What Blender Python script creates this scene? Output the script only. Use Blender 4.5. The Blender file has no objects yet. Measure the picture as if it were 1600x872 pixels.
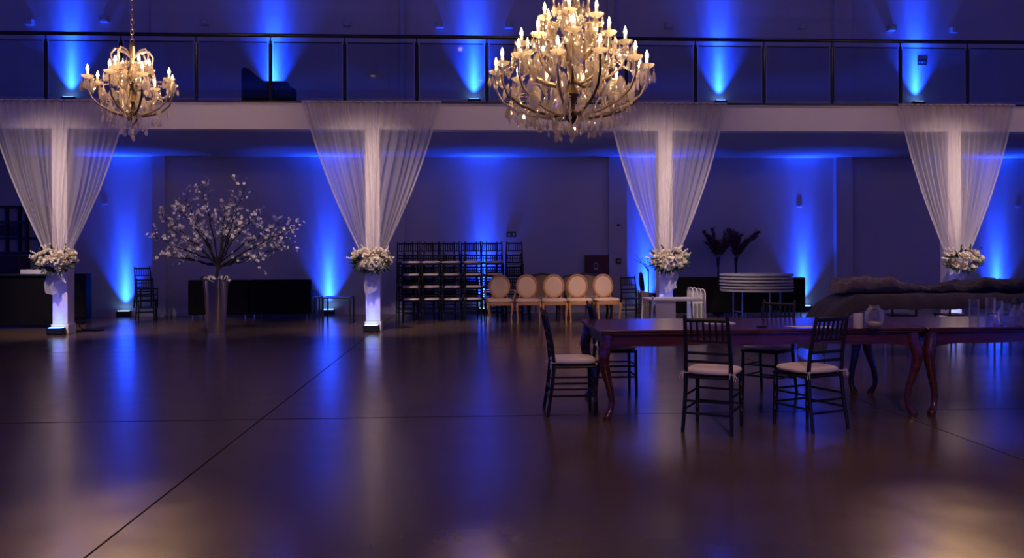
import bpy, math, random
from mathutils import Vector, Matrix, noise
S = bpy.context.scene
COL = S.collection
PI = math.pi
random.seed(7)

# ------------------------------------------------------------------ camera
F = 1280.0; EYE = 1.42; YAW = math.radians(3.0); ROLL = 0.0045; HY = 400.0
CAMR = Matrix.Rotation(-YAW, 3, 'Z') @ Matrix.Rotation(PI/2, 3, 'X') @ Matrix.Rotation(-ROLL, 3, 'Z')
cam_d = bpy.data.cameras.new('camera'); cam = bpy.data.objects.new('camera', cam_d); COL.objects.link(cam)
cam_d.sensor_width = 36; cam_d.lens = 36*F/1600; cam_d.shift_y = -(436-HY)/1600
cam_d.clip_end = 200
cam.matrix_world = Matrix.Translation((0, 0, EYE)) @ CAMR.to_4x4()
S.camera = cam

def ray(px, py): return CAMR @ Vector(((px-800)/F, -(py-HY)/F, -1))
def atY(px, py, Y):
    d = ray(px, py); t = Y/d.y; return Vector((0, 0, EYE)) + d*t
def atZ(px, py, z=0.0):
    d = ray(px, py); t = (z-EYE)/d.z; return Vector((0, 0, EYE)) + d*t
def XY(px, Y): return atY(px, 400, Y).x       # world x of an image column at depth Y

# ------------------------------------------------------------------ world, exposure
w = bpy.data.worlds.new('world'); S.world = w; w.use_nodes = True
w.node_tree.nodes['Background'].inputs[0].default_value = (0.02, 0.02, 0.06, 1)
w.node_tree.nodes['Background'].inputs[1].default_value = 0.1
vs = S.view_settings
vs.view_transform = 'Standard'; vs.look = 'None'; vs.gamma = 1; vs.exposure = 0; vs.use_curve_mapping = False
S.cycles.transparent_max_bounces = 24
S.cycles.sample_clamp_indirect = 4
S.cycles.caustics_reflective = False; S.cycles.caustics_refractive = False
S.cycles.use_denoising = True
BLUE = (0.008, 0.058, 1.0); WARM = (1.0, 0.58, 0.27)
P_WALL = 3000; P_COLUMN = 22; P_HALL = 85; P_BIG = 12; P_SMALL = 11; P_SIDE = 5200; P_PIN = 3300; P_STAGE = 1700; P_FASCIA = 170  # hall, side, pin, stage and fascia powers drive added unseen lamps

def light(name, kind, loc, power, color, parent=None, target=None, size=None, blend=1, radius=.04):
    d = bpy.data.lights.new(name, kind); d.energy = power; d.color = color
    if kind in ('POINT', 'SPOT'): d.shadow_soft_size = radius
    if kind == 'SPOT': d.spot_size = size; d.spot_blend = blend
    o = bpy.data.objects.new(name, d); COL.objects.link(o); o.location = loc
    if target is not None:
        o.rotation_euler = (Vector(target)-Vector(loc)).to_track_quat('-Z', 'Y').to_euler()
    if parent: o.parent = parent
    return o

# ------------------------------------------------------------------ materials
def mat(name, col, rough=.5, metal=0, spec=.5, bump=0, bscale=30, var=0, vscale=3, coat=0, sheen=0, trans=0, emit=None, estr=0, alpha=1):
    m = bpy.data.materials.new(name); m.use_nodes = True
    nt = m.node_tree; b = nt.nodes['Principled BSDF']
    b.inputs['Base Color'].default_value = (*col, 1); b.inputs['Roughness'].default_value = rough
    b.inputs['Metallic'].default_value = metal; b.inputs['Specular IOR Level'].default_value = spec
    b.inputs['Coat Weight'].default_value = coat; b.inputs['Coat Roughness'].default_value = .12
    b.inputs['Sheen Weight'].default_value = sheen; b.inputs['Transmission Weight'].default_value = trans
    b.inputs['Alpha'].default_value = alpha
    if emit: b.inputs['Emission Color'].default_value = (*emit, 1); b.inputs['Emission Strength'].default_value = estr
    tc = nt.nodes.new('ShaderNodeTexCoord')
    if var:
        n = nt.nodes.new('ShaderNodeTexNoise'); n.inputs['Scale'].default_value = vscale; n.inputs['Detail'].default_value = 6
        nt.links.new(tc.outputs['Object'], n.inputs['Vector'])
        r = nt.nodes.new('ShaderNodeValToRGB')
        r.color_ramp.elements[0].position = .3; r.color_ramp.elements[1].position = .7
        r.color_ramp.elements[0].color = (*[c*(1-var) for c in col], 1)
        r.color_ramp.elements[1].color = (*[min(1, c*(1+var)) for c in col], 1)
        nt.links.new(n.outputs['Fac'], r.inputs['Fac']); nt.links.new(r.outputs['Color'], b.inputs['Base Color'])
    if bump:
        n = nt.nodes.new('ShaderNodeTexNoise'); n.inputs['Scale'].default_value = bscale; n.inputs['Detail'].default_value = 4
        nt.links.new(tc.outputs['Object'], n.inputs['Vector'])
        bp = nt.nodes.new('ShaderNodeBump'); bp.inputs['Strength'].default_value = bump; bp.inputs['Distance'].default_value = .01
        nt.links.new(n.outputs['Fac'], bp.inputs['Height']); nt.links.new(bp.outputs['Normal'], b.inputs['Normal'])
    return m

def floor_mat():
    m = bpy.data.materials.new('polished_concrete'); m.use_nodes = True
    nt = m.node_tree; b = nt.nodes['Principled BSDF']; N = nt.nodes.new; L = nt.links.new
    geo = N('ShaderNodeNewGeometry')
    n1 = N('ShaderNodeTexNoise'); n1.inputs['Scale'].default_value = .55; n1.inputs['Detail'].default_value = 9; n1.inputs['Roughness'].default_value = .62
    L(geo.outputs['Position'], n1.inputs['Vector'])
    r = N('ShaderNodeValToRGB'); r.color_ramp.elements[0].position = .25; r.color_ramp.elements[1].position = .8
    r.color_ramp.elements[0].color = (.085, .058, .042, 1); r.color_ramp.elements[1].color = (.135, .092, .066, 1)
    L(n1.outputs['Fac'], r.inputs['Fac']); L(r.outputs['Color'], b.inputs['Base Color'])
    n2 = N('ShaderNodeTexNoise'); n2.inputs['Scale'].default_value = 2.6; n2.inputs['Detail'].default_value = 6
    L(geo.outputs['Position'], n2.inputs['Vector'])
    mr = N('ShaderNodeMapRange'); mr.inputs['To Min'].default_value = .15; mr.inputs['To Max'].default_value = .25
    L(n2.outputs['Fac'], mr.inputs['Value']); L(mr.outputs['Result'], b.inputs['Roughness'])
    n3 = N('ShaderNodeTexNoise'); n3.inputs['Scale'].default_value = 7; n3.inputs['Detail'].default_value = 3
    L(geo.outputs['Position'], n3.inputs['Vector'])
    bp = N('ShaderNodeBump'); bp.inputs['Strength'].default_value = .03; bp.inputs['Distance'].default_value = .01
    L(n3.outputs['Fac'], bp.inputs['Height']); L(bp.outputs['Normal'], b.inputs['Normal'])
    b.inputs['Specular IOR Level'].default_value = .55
    return m

def sheer_mat(name, opac):
    m = bpy.data.materials.new(name); m.use_nodes = True
    nt = m.node_tree; nt.nodes.clear(); N = nt.nodes.new; L = nt.links.new
    out = N('ShaderNodeOutputMaterial'); t = N('ShaderNodeBsdfTransparent'); d = N('ShaderNodeBsdfDiffuse'); tl = N('ShaderNodeBsdfTranslucent')
    d.inputs[0].default_value = (.86, .83, .84, 1); tl.inputs[0].default_value = (.86, .83, .84, 1)
    m1 = N('ShaderNodeMixShader'); m1.inputs[0].default_value = .5; L(d.outputs[0], m1.inputs[1]); L(tl.outputs[0], m1.inputs[2])
    w_ = N('ShaderNodeTexNoise'); w_.inputs['Scale'].default_value = 3; w_.inputs['Detail'].default_value = 3; tc = N('ShaderNodeTexCoord'); mp = N('ShaderNodeMapping')
    mp.inputs['Scale'].default_value = (6.5, .15, 1); L(tc.outputs['UV'], mp.inputs[0]); L(mp.outputs[0], w_.inputs['Vector'])
    mr = N('ShaderNodeMapRange'); mr.inputs['To Min'].default_value = opac*.1; mr.inputs['To Max'].default_value = opac*1.9
    L(w_.outputs['Fac'], mr.inputs['Value'])
    m2 = N('ShaderNodeMixShader'); L(mr.outputs[0], m2.inputs[0]); L(t.outputs[0], m2.inputs[1]); L(m1.outputs[0], m2.inputs[2])
    L(m2.outputs[0], out.inputs[0]); return m

def pane_mat(name, tint, gl):
    m = bpy.data.materials.new(name); m.use_nodes = True
    nt = m.node_tree; nt.nodes.clear(); N = nt.nodes.new; L = nt.links.new
    out = N('ShaderNodeOutputMaterial'); t = N('ShaderNodeBsdfTransparent'); g = N('ShaderNodeBsdfGlossy')
    t.inputs[0].default_value = (*tint, 1); g.inputs['Roughness'].default_value = .03
    m2 = N('ShaderNodeMixShader'); m2.inputs[0].default_value = gl; L(t.outputs[0], m2.inputs[1]); L(g.outputs[0], m2.inputs[2]); L(m2.outputs[0], out.inputs[0]); return m

def crystal_mat():
    m = bpy.data.materials.new('cut_crystal'); m.use_nodes = True
    nt = m.node_tree; nt.nodes.clear(); N = nt.nodes.new; L = nt.links.new
    out = N('ShaderNodeOutputMaterial'); t = N('ShaderNodeBsdfTransparent'); g = N('ShaderNodeBsdfGlossy'); tl = N('ShaderNodeBsdfTranslucent')
    t.inputs[0].default_value = (.9, .88, .86, 1); g.inputs['Roughness'].default_value = .08; g.inputs[0].default_value = (1, .96, .9, 1); tl.inputs[0].default_value = (.95, .88, .76, 1)
    a = N('ShaderNodeMixShader'); a.inputs[0].default_value = .32; L(tl.outputs[0], a.inputs[1]); L(g.outputs[0], a.inputs[2])
    b = N('ShaderNodeMixShader'); b.inputs[0].default_value = .72; L(t.outputs[0], b.inputs[1]); L(a.outputs[0], b.inputs[2]); L(b.outputs[0], out.inputs[0]); return m

def vessel_mat():
    m = bpy.data.materials.new('clear_glass'); m.use_nodes = True
    nt = m.node_tree; nt.nodes.clear(); N = nt.nodes.new; L = nt.links.new
    out = N('ShaderNodeOutputMaterial'); t = N('ShaderNodeBsdfTransparent'); g = N('ShaderNodeBsdfGlossy'); tl = N('ShaderNodeBsdfTranslucent')
    t.inputs[0].default_value = (.95, .95, .97, 1); g.inputs['Roughness'].default_value = .06; tl.inputs[0].default_value = (.9, .88, .9, 1)
    a = N('ShaderNodeMixShader'); a.inputs[0].default_value = .5; L(tl.outputs[0], a.inputs[1]); L(g.outputs[0], a.inputs[2])
    fr = N('ShaderNodeFresnel'); fr.inputs[0].default_value = 1.5
    mr = N('ShaderNodeMapRange'); mr.inputs['To Min'].default_value = .09; mr.inputs['To Max'].default_value = .5; L(fr.outputs[0], mr.inputs['Value'])
    b = N('ShaderNodeMixShader'); L(mr.outputs[0], b.inputs[0]); L(t.outputs[0], b.inputs[1]); L(a.outputs[0], b.inputs[2]); L(b.outputs[0], out.inputs[0]); return m

def wood_mat(name, c0, c1, rough, scale=(1, 14, 14)):
    m = mat(name, c0, rough, coat=.35); nt = m.node_tree; b = nt.nodes['Principled BSDF']; N = nt.nodes.new; L = nt.links.new
    tc = N('ShaderNodeTexCoord'); mp = N('ShaderNodeMapping'); mp.inputs['Scale'].default_value = scale
    n = N('ShaderNodeTexNoise'); n.inputs['Scale'].default_value = 2.5; n.inputs['Detail'].default_value = 6; n.inputs['Distortion'].default_value = .6
    r = N('ShaderNodeValToRGB'); r.color_ramp.elements[0].color = (*c0, 1); r.color_ramp.elements[1].color = (*c1, 1)
    r.color_ramp.elements[0].position = .35; r.color_ramp.elements[1].position = .7
    L(tc.outputs['Object'], mp.inputs[0]); L(mp.outputs[0], n.inputs['Vector']); L(n.outputs['Fac'], r.inputs['Fac']); L(r.outputs['Color'], b.inputs['Base Color'])
    return m

M = dict(
    floor=floor_mat(), joint=mat('joint_sealant', (.012, .010, .012), .8),
    wall=mat('painted_wall', (.50, .49, .52), .75, bump=.08, bscale=18, var=.04, vscale=.7),
    white=mat('white_painted_plaster', (.74, .70, .72), .6, bump=.05, bscale=25, var=.02, vscale=1),
    ceil=mat('ceiling_paint', (.42, .42, .46), .8, var=.03),
    trimw=mat('baseboard_paint', (.52, .50, .54), .5, var=.02),
    dark=mat('black_metal', (.014, .014, .018), .35, var=.2, vscale=20),
    rail=mat('dark_steel', (.03, .03, .035), .3, metal=.6, var=.1, vscale=20),
    glassp=pane_mat('balustrade_glass', (.80, .83, .90), .05),
    sheer=sheer_mat('sheer_voile', .36), sash=sheer_mat('voile_sash', .75),
    blackfab=mat('black_leatherette', (.004, .004, .005), .75, spec=.15, bump=.15, bscale=60, var=.2, vscale=4),
    blackwood=mat('black_lacquered_wood', (.007, .006, .007), .42, spec=.35, var=.25, vscale=9),
    cush=mat('ivory_satin_cushion', (.74, .62, .56), .5, sheen=.3, bump=.2, bscale=9, var=.05, vscale=6),
    mahog=wood_mat('mahogany', (.060, .013, .009), (.125, .030, .018), .22),
    oak=wood_mat('honey_oak', (.30, .14, .055), (.42, .21, .085), .42),
    linen=mat('taupe_linen', (.50, .36, .28), .85, bump=.25, bscale=120, var=.06, vscale=5),
    walnut=mat('dark_carved_walnut', (.03, .016, .012), .45, var=.25, vscale=6),
    taupe=mat('faded_taupe_velvet', (.20, .14, .125), .9, sheen=.3, var=.1, vscale=4),
    steel=mat('brushed_steel', (.66, .64, .67), .20, metal=1, bump=.03, bscale=40, var=.06, vscale=6),
    chrome=mat('chrome_tube', (.6, .6, .62), .25, metal=1, var=.03),
    bark=mat('dark_bark', (.02, .014, .014), .8, bump=.4, bscale=40, var=.3, vscale=10),
    petal=mat('white_petal', (.82, .78, .76), .65, var=.05, vscale=20), 
    rose=mat('ivory_rose', (.86, .80, .68), .6, var=.06, vscale=12),
    leaf=mat('dark_green_leaf', (.030, .055, .022), .5, var=.4, vscale=15),
    pampas=mat('dried_purple_plume', (.10, .05, .065), .9, var=.3, vscale=8),
    crystal=crystal_mat(),
    brass=mat('champagne_gilt', (.62, .50, .34), .3, metal=.85, var=.1, vscale=20),
    bronze=mat('dark_bronze', (.10, .07, .045), .4, metal=.7, var=.2, vscale=10),
    candle=mat('ivory_candle_sleeve', (.85, .76, .62), .5, emit=(1, .62, .3), estr=.5, var=.03),
    bulb=mat('lit_flame_bulb', (1, .8, .55), .3, emit=(1, .66, .34), estr=30, var=.02),
    lens=mat('lit_blue_led_lens', (.2, .4, 1), .3, emit=(.22, .50, 1), estr=9, var=.02),
    hall=mat('added_lamp_glass', (1, .8, .6), .3, emit=(1, .66, .36), estr=5, var=.02),
    red=mat('dark_red_enamel', (.085, .006, .007), .4, var=.1, vscale=5),
    redp=mat('dark_red_panel', (.045, .006, .010), .5, var=.2, vscale=4),
    fur=mat('mauve_brown_plush', (.115, .078, .082), .95, sheen=.3, bump=.9, bscale=45, var=.25, vscale=5),
    fur2=mat('dark_plum_plush', (.045, .032, .042), .95, sheen=.15, bump=.9, bscale=45, var=.25, vscale=5),
    paper=mat('white_paper', (.78, .74, .76), .7, var=.02),
    tableg=mat('grey_laminate', (.30, .29, .33), .4, var=.06, vscale=5),
    tedge=mat('pale_table_edge', (.42, .40, .44), .4, var=.05),
    whitem=mat('white_enamelled_metal', (.66, .64, .66), .35, var=.03),
    slatw=mat('weathered_grey_slat', (.16, .13, .125), .7, bump=.3, bscale=30, var=.2, vscale=6),
    glass=vessel_mat(), sand=mat('pale_sand', (.62, .56, .50), .9, bump=.5, bscale=120, var=.1, vscale=30),
    gold=mat('silver_foil_tin', (.78, .70, .62), .35, metal=.35, var=.05), mark=mat('pale_sign_print', (.40, .42, .5), .6, var=.02),
    amber=mat('amber_print', (.6, .35, .12), .6, var=.02), cable=mat('black_rubber_cable', (.012, .012, .014), .6, var=.1),
)
M['bulb'].cycles.emission_sampling = 'NONE'; M['lens'].cycles.emission_sampling = 'NONE'; M['candle'].cycles.emission_sampling = 'NONE'; M['hall'].cycles.emission_sampling = 'NONE'

# ------------------------------------------------------------------ mesh builder
class MB:
    def __init__(s): s.v = []; s.f = []; s.uv = None
    def add(s, vs_, fs):
        o = len(s.v); s.v += [tuple(p) for p in vs_]; s.f += [tuple(i+o for i in f) for f in fs]; return s
    def box(s, x0, x1, y0, y1, z0, z1):
        return s.add([(x0,y0,z0),(x1,y0,z0),(x1,y1,z0),(x0,y1,z0),(x0,y0,z1),(x1,y0,z1),(x1,y1,z1),(x0,y1,z1)],
                     [(3,2,1,0),(4,5,6,7),(0,1,5,4),(1,2,6,5),(2,3,7,6),(3,0,4,7)])
    def bar(s, a, b, w, t=None, up=(0,0,1)):
        a = Vector(a); b = Vector(b); d = (b-a).normalized(); u = Vector(up)
        if abs(d.dot(u)) > .95: u = Vector((1,0,0))
        r = d.cross(u).normalized(); u = r.cross(d); t = t or w; r *= w/2; u *= t/2
        p = [a-r-u, a+r-u, a+r+u, a-r+u, b-r-u, b+r-u, b+r+u, b-r+u]
        return s.add(p, [(0,1,2,3),(7,6,5,4),(4,5,1,0),(5,6,2,1),(6,7,3,2),(7,4,0,3)])
    def tube(s, path, rad, n=8, cap=True):
        path = [Vector(p) for p in path]; k = len(path)
        if not hasattr(rad, '__len__'): rad = [rad]*k
        vs_ = []; prev = None
        for i, p in enumerate(path):
            d = (path[min(i+1, k-1)]-path[max(i-1, 0)]).normalized()
            if prev is None:
                u = Vector((0,0,1)) if abs(d.z) < .9 else Vector((1,0,0))
                r = d.cross(u).normalized()
            else:
                r = (prev - d*prev.dot(d)).normalized()
            prev = r; q = d.cross(r)
            for j in range(n):
                a = 2*PI*j/n + PI/n
                vs_.append(p + (r*math.cos(a)+q*math.sin(a))*rad[i])
        fs = [(i*n+j, i*n+(j+1)%n, (i+1)*n+(j+1)%n, (i+1)*n+j) for i in range(k-1) for j in range(n)]
        if cap: fs += [tuple(reversed(range(n))), tuple(range((k-1)*n, k*n))]
        return s.add(vs_, fs)
    def lathe(s, prof, n=20, c=(0,0,0)):
        vs_ = [(c[0]+r*math.cos(2*PI*j/n), c[1]+r*math.sin(2*PI*j/n), c[2]+z) for r, z in prof for j in range(n)]
        k = len(prof)
        fs = [(i*n+j, i*n+(j+1)%n, (i+1)*n+(j+1)%n, (i+1)*n+j) for i in range(k-1) for j in range(n)]
        fs += [tuple(reversed(range(n))), tuple(range((k-1)*n, k*n))]
        return s.add(vs_, fs)
    def prism(s, pts, y0, y1, ax='xz'):
        n = len(pts)
        if ax == 'xz': a = [(x, y0, z) for x, z in pts]; b = [(x, y1, z) for x, z in pts]
        elif ax == 'yz': a = [(y0, x, z) for x, z in pts]; b = [(y1, x, z) for x, z in pts]
        else: a = [(x, z, y0) for x, z in pts]; b = [(x, z, y1) for x, z in pts]
        fs = [(i, (i+1) % n, n+(i+1) % n, n+i) for i in range(n)] + [tuple(reversed(range(n))), tuple(range(n, 2*n))]
        return s.add(a+b, fs)
    def grid(s, fn, nu, nv):
        vs_ = [fn(i/nu, j/nv) for j in range(nv+1) for i in range(nu+1)]
        return s.add(vs_, [(j*(nu+1)+i, j*(nu+1)+i+1, (j+1)*(nu+1)+i+1, (j+1)*(nu+1)+i) for j in range(nv) for i in range(nu)])
    def pillow(s, w, d, h, c=(0,0,0), e=.45, n=20, m=8):
        sg = lambda a, p: math.copysign(abs(a)**p, a)
        vs_ = []
        for i in range(m+1):
            ph = -PI/2 + PI*i/m; cr = max(abs(math.cos(ph))**.45, .02)
            for j in range(n):
                a = 2*PI*j/n
                vs_.append((c[0]+w/2*cr*sg(math.cos(a), e), c[1]+d/2*cr*sg(math.sin(a), e), c[2]+h/2*sg(math.sin(ph), .8)))
        fs = [(i*n+j, i*n+(j+1)%n, (i+1)*n+(j+1)%n, (i+1)*n+j) for i in range(m) for j in range(n)]
        fs += [tuple(reversed(range(n))), tuple(range(m*n, (m+1)*n))]
        return s.add(vs_, fs)
    def mesh(s, name, m, smooth=False):
        me = bpy.data.meshes.new(name); me.from_pydata(s.v, [], s.f); me.materials.append(M[m]); me.update()
        if smooth:
            me.shade_smooth()
            try: me.set_sharp_from_angle(angle=math.radians(40))
            except Exception: pass
        return me
    def build(s, name, m, parent=None, smooth=False, loc=None, bevel=0):
        return obj(name, s.mesh(name, m, smooth), parent, loc, bevel=bevel)

def obj(name, me, parent=None, loc=None, rot=None, bevel=0):
    o = bpy.data.objects.new(name, me); COL.objects.link(o)
    if parent: o.parent = parent
    if loc is not None: o.location = loc
    if rot is not None: o.rotation_euler = rot
    if bevel:
        b = o.modifiers.new('bevel', 'BEVEL'); b.width = bevel; b.segments = 2; b.limit_method = 'ANGLE'
    return o
def tag(o, label, cat=None, group=None, kind=None):
    o['label'] = label
    if cat: o['category'] = cat
    if group: o['group'] = group
    if kind: o['kind'] = kind
    return o
def thing(name, label, cat, loc=(0,0,0), rz=0, group=None, kind=None):
    o = bpy.data.objects.new(name, None); COL.objects.link(o); o.location = loc; o.rotation_euler = (0, 0, rz); o.empty_display_size = .1
    return tag(o, label, cat, group, kind)
def dup(src, loc, rz, label, parent=None):
    c = src.copy(); COL.objects.link(c)
    if parent is None:
        c.location = loc; c.rotation_euler = (0, 0, rz); c['label'] = label
    else: c.parent = parent
    for ch in list(src.children): dup(ch, None, None, None, c)
    return c
def struct(o, label, cat='structure'): return tag(o, label, cat, kind='structure')

# ------------------------------------------------------------------ the hall
YF = 15.65; YW = 20.4; ZU = 3.83; ZT = 4.36; XL, XR, YB, ZC = -17.0, 21.0, -9.0, 9.6
colpx = [93.5, 582.5, 1040.5, 1492.0]
CW = .27
colx = [XY(p, YF) for p in colpx]

fl = thing('floor', 'dark brown polished concrete floor cut by straight saw joints', 'floor', kind='structure')
MB().box(XL, XR, YB, YW, -.08, -.012).build('joint_bed', 'joint', fl)
xs = [XL, colx[0]-.02, colx[1], colx[2], colx[3]+.02, XR]; ys = [YB, 1.6, atZ(440, 655).y, 12.6, YW]
g = .007
for i in range(5):
    for j in range(4):
        if j < 1 or i in (0, 4): pass
        MB().box(xs[i]+g, xs[i+1]-g, ys[j]+.012, ys[j+1]-.012, -.08, 0).build('floor_slab', 'floor', fl)

wb = thing('wall_back', 'tall grey-painted back wall washed with blue light', 'wall', kind='structure')
MB().box(XL, XR, YW, YW+.25, 0, ZC).build('wall_surface', 'wall', wb)
for a, b in ((238, 258), (611, 632), (952, 980), (1307, 1333)):
    MB().box(XY(a, YW-.16), XY(b, YW-.16), YW-.16, YW, 0, ZC).build('pilaster', 'wall', wb)
for px in (627.5, 965.5):
    MB().tube([(XY(px, YW-.22)+.02, YW-.24, ZT), (XY(px, YW-.22)+.02, YW-.24, ZC)], .055, 10).build('drain_pipe', 'ceil', wb, True)
struct(MB().box(XL-.25, XL, YB, YW+.25, 0, ZC).build('wall_left', 'wall'), 'plain side wall at the far left of the hall', 'wall')
struct(MB().box(XR, XR+.25, YB, YW+.25, 0, ZC).build('wall_right', 'wall'), 'plain side wall at the far right of the hall', 'wall')
struct(MB().box(XL, XR, YB-.25, YB, 0, ZC).build('wall_front', 'wall'), 'plain wall of the hall facing the balcony', 'wall')
struct(MB().box(XL, XR, YB-.25, YW+.25, ZC, ZC+.2).build('ceiling', 'ceil'), 'high ceiling over the hall', 'ceiling')
bb = thing('baseboard_back', 'pale baseboard along the foot of the back wall', 'baseboard', kind='structure')
segs = [XL] + [v for a, b in ((238, 258), (611, 632), (952, 980), (1307, 1333)) for v in (XY(a, YW-.16), XY(b, YW-.16))] + [XR]
for i in range(0, len(segs), 2): MB().box(segs[i], segs[i+1], YW-.025, YW, 0, .17).build('board', 'trimw', bb)
for i in range(1, len(segs)-1, 2): MB().box(segs[i]-.02, segs[i+1]+.02, YW-.185, YW-.16, 0, .17).build('board', 'trimw', bb)

bal = thing('balcony', 'white balcony slab spanning the hall on square columns', 'balcony', kind='structure')
MB().box(XL, XR, YF+.02, YW, ZU+.05, ZT-.03).build('slab', 'ceil', bal)
MB().box(XL, XR, YF, YF+.30, ZU, ZT-.02).build('fascia', 'white', bal)
MB().box(XL, XR, YF-.04, YF+.35, ZT-.03, ZT).build('edge_strip', 'dark', bal)
MB().box(XL, XR, YW-.55, YW, ZT-.03, 5.17).build('wall_ledge', 'wall', bal)
for i, (x, nm) in enumerate(zip(colx, ('leftmost', 'second from left', 'third from left', 'rightmost'))):
    t = thing('column', f'{nm} square white column under the balcony', 'column', (x, YF+CW/2, 0), 0, kind='structure')
    MB().box(-CW/2, CW/2, -CW/2, CW/2, 0, ZU).build('shaft', 'white', t)
    MB().box(-CW/2-.022, CW/2+.022, -CW/2-.022, CW/2+.022, 0, .19).build('base_molding', 'white', t, bevel=.008)

# ------------------------------------------------------------------ balcony railing
RY = YF+.12; ZR = 5.63
rl = thing('balcony_railing', 'dark steel railing with glass panels along the balcony edge', 'railing', (0, RY, ZT))
rail = MB().tube([(XL, 0, ZR-ZT), (XR, 0, ZR-ZT)], .036, 10).build('handrail', 'rail', rl, True)
ppx = [-43, 73, 190.5, 308, 424, 540, 652.5, 762, 871, 980, 1088, 1195, 1301.5, 1408, 1513, 1617]
post = MB().tube([(0,0,0),(0,0,.06),(0,0,.07),(0,0,1.10),(0,0,1.115),(0,0,1.16),(0,0,1.17),(0,0,1.25)], [.025,.025,.036,.036,.026,.026,.012,.012], 10).mesh('post', 'rail', True)
pxs = [XY(p, RY) for p in ppx]
for x in pxs: obj('post', post, rl, (x, 0, 0))
for a, b in zip(pxs[:-1], pxs[1:]):
    p = MB().box(a+.06, b-.06, -.006, .006, .09, 1.13).build('glass_panel', 'glassp', rl)
    MB().box(a+.06, b-.06, -.009, .009, 1.13, 1.148).build('edge_trim', 'rail', p)

# ------------------------------------------------------------------ lights of the place, and unseen lamps added to them
def uplight(px, loc, label, power, aim, size, wdt=.30, rz=0, wall=False):
    t = thing('led_uplight', label, 'light', loc, rz, 'blue LED uplights')
    MB().box(-wdt/2, wdt/2, -.07, .07, .02, .13).build('body', 'dark', t, bevel=.008)
    for s in (-1, 1): MB().box(s*wdt/2-.008, s*wdt/2+.008, -.05, .05, 0, .12).build('bracket', 'dark', t)
    MB().box(-wdt/2+.03, wdt/2-.03, -.05, .05, .13, .136).build('lens', 'lens', t)
    lp = (loc[0], loc[1], loc[2]+.16)
    if wall:   # narrow and wide lenses of one fixture
        for wt, sz in ((1.0, .45), (.55, .85), (.22, 1.7)): light('led_beam', 'SPOT', lp, power*wt, BLUE, None, aim, size*sz, 1, .04)
    else: light('led_beam', 'SPOT', lp, power, BLUE, None, aim, size, 1, .035)
    return t
low = [(187, 'blue LED uplight at the wall beside the two stacked black chairs'), (510, 'blue LED uplight at the wall behind the black side tables'),
       (757, 'blue LED uplight hidden behind the stacked black chairs'), (1014, 'blue LED uplight at the wall behind the third column'),
       (1263, 'blue LED uplight at the wall right of the round table stack'), (1571, 'blue LED uplight at the wall right of the fourth column')]
for px, lb in low:
    x = XY(px, YW-.35); uplight(px, (x, YW-.14, 0), lb, P_WALL, (x, YW-.02, 2.6), math.radians(42), wall=True)
up = [(102, 'blue LED uplight on the balcony above the leftmost column'), (424, 'blue LED uplight on the balcony behind the black armchair'),
      (742, 'blue LED uplight on the balcony just left of the large chandelier'), (1131, 'blue LED uplight on the balcony right of the large chandelier'),
      (1443, 'blue LED uplight on the balcony under the small wall sign')]
for px, lb in up:
    x = XY(px, YW-.35); uplight(px, (x, YW-.14, 5.17), lb, P_WALL*1.5, (x, YW-.02, 7.8), math.radians(42), wall=True)
for x, nm in zip(colx, ('leftmost', 'second', 'third', 'fourth')):
    uplight(0, (x-.02, YF-.115, 0), f'blue LED uplight at the foot of the {nm} column', P_COLUMN, (x-.02, YF, .6), math.radians(70), .29)

for k, x in enumerate((-12, -5, 2, 9, 16)):  # uplights added out of view to fill the hall with blue
    uplight(0, (x, YB+.3, 0), f'unseen blue LED uplight added at the wall opposite the balcony, {["first","second","third","fourth","fifth"][k]} from the left side wall', P_SIDE, (x, YB+.02, 4.2), math.radians(70))
for k, y in enumerate((-3, 4, 11)):
    uplight(0, (XL+.3, y, 0), f'unseen blue LED uplight added along the left side wall, {["nearest","middle","farthest"][k]} of three', P_SIDE, (XL+.02, y, 4.2), math.radians(70), rz=PI/2)
    uplight(0, (XR-.3, y, 0), f'unseen blue LED uplight added along the right side wall, {["nearest","middle","farthest"][k]} of three', P_SIDE, (XR-.02, y, 4.2), math.radians(70), rz=PI/2)
def fill_pendant(x, y, z, label, power):  # pendants added above the view as warm fill
    t = thing('added_pendant', label, 'lamp', (x, y, z), 0, 'added warm pendant lamps over the hall')
    MB().lathe([(.02,.42),(.06,.40),(.16,.25),(.20,.05),(.19,.05),(.14,.24),(.02,.38)], 20).build('shade', 'bronze', t, True)
    MB().lathe([(.01,.06),(.06,.08),(.08,.14),(.06,.2),(.02,.24)], 14).build('bulb', 'hall', t, True)
    MB().tube([(0,0,.42),(0,0,ZC-z)], .008, 6).build('cord', 'cable', t)
    light('added_pendant_light', 'SPOT', (x, y, z+.02), power, WARM, None, (x, y, 0), math.radians(110), 1, .12)
for i, (px, Y, z) in enumerate([(250, 7.5, 6.6), (800, 7.0, 6.6), (1350, 7.5, 6.6), (800, 0.0, 6.4)]):
    fill_pendant(XY(px, Y), Y, z, f'bronze pendant lamp added out of view over the {["left","middle","right","rear"][i]} of the hall floor', P_HALL*(2.6 if i == 3 else 1))
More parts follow.
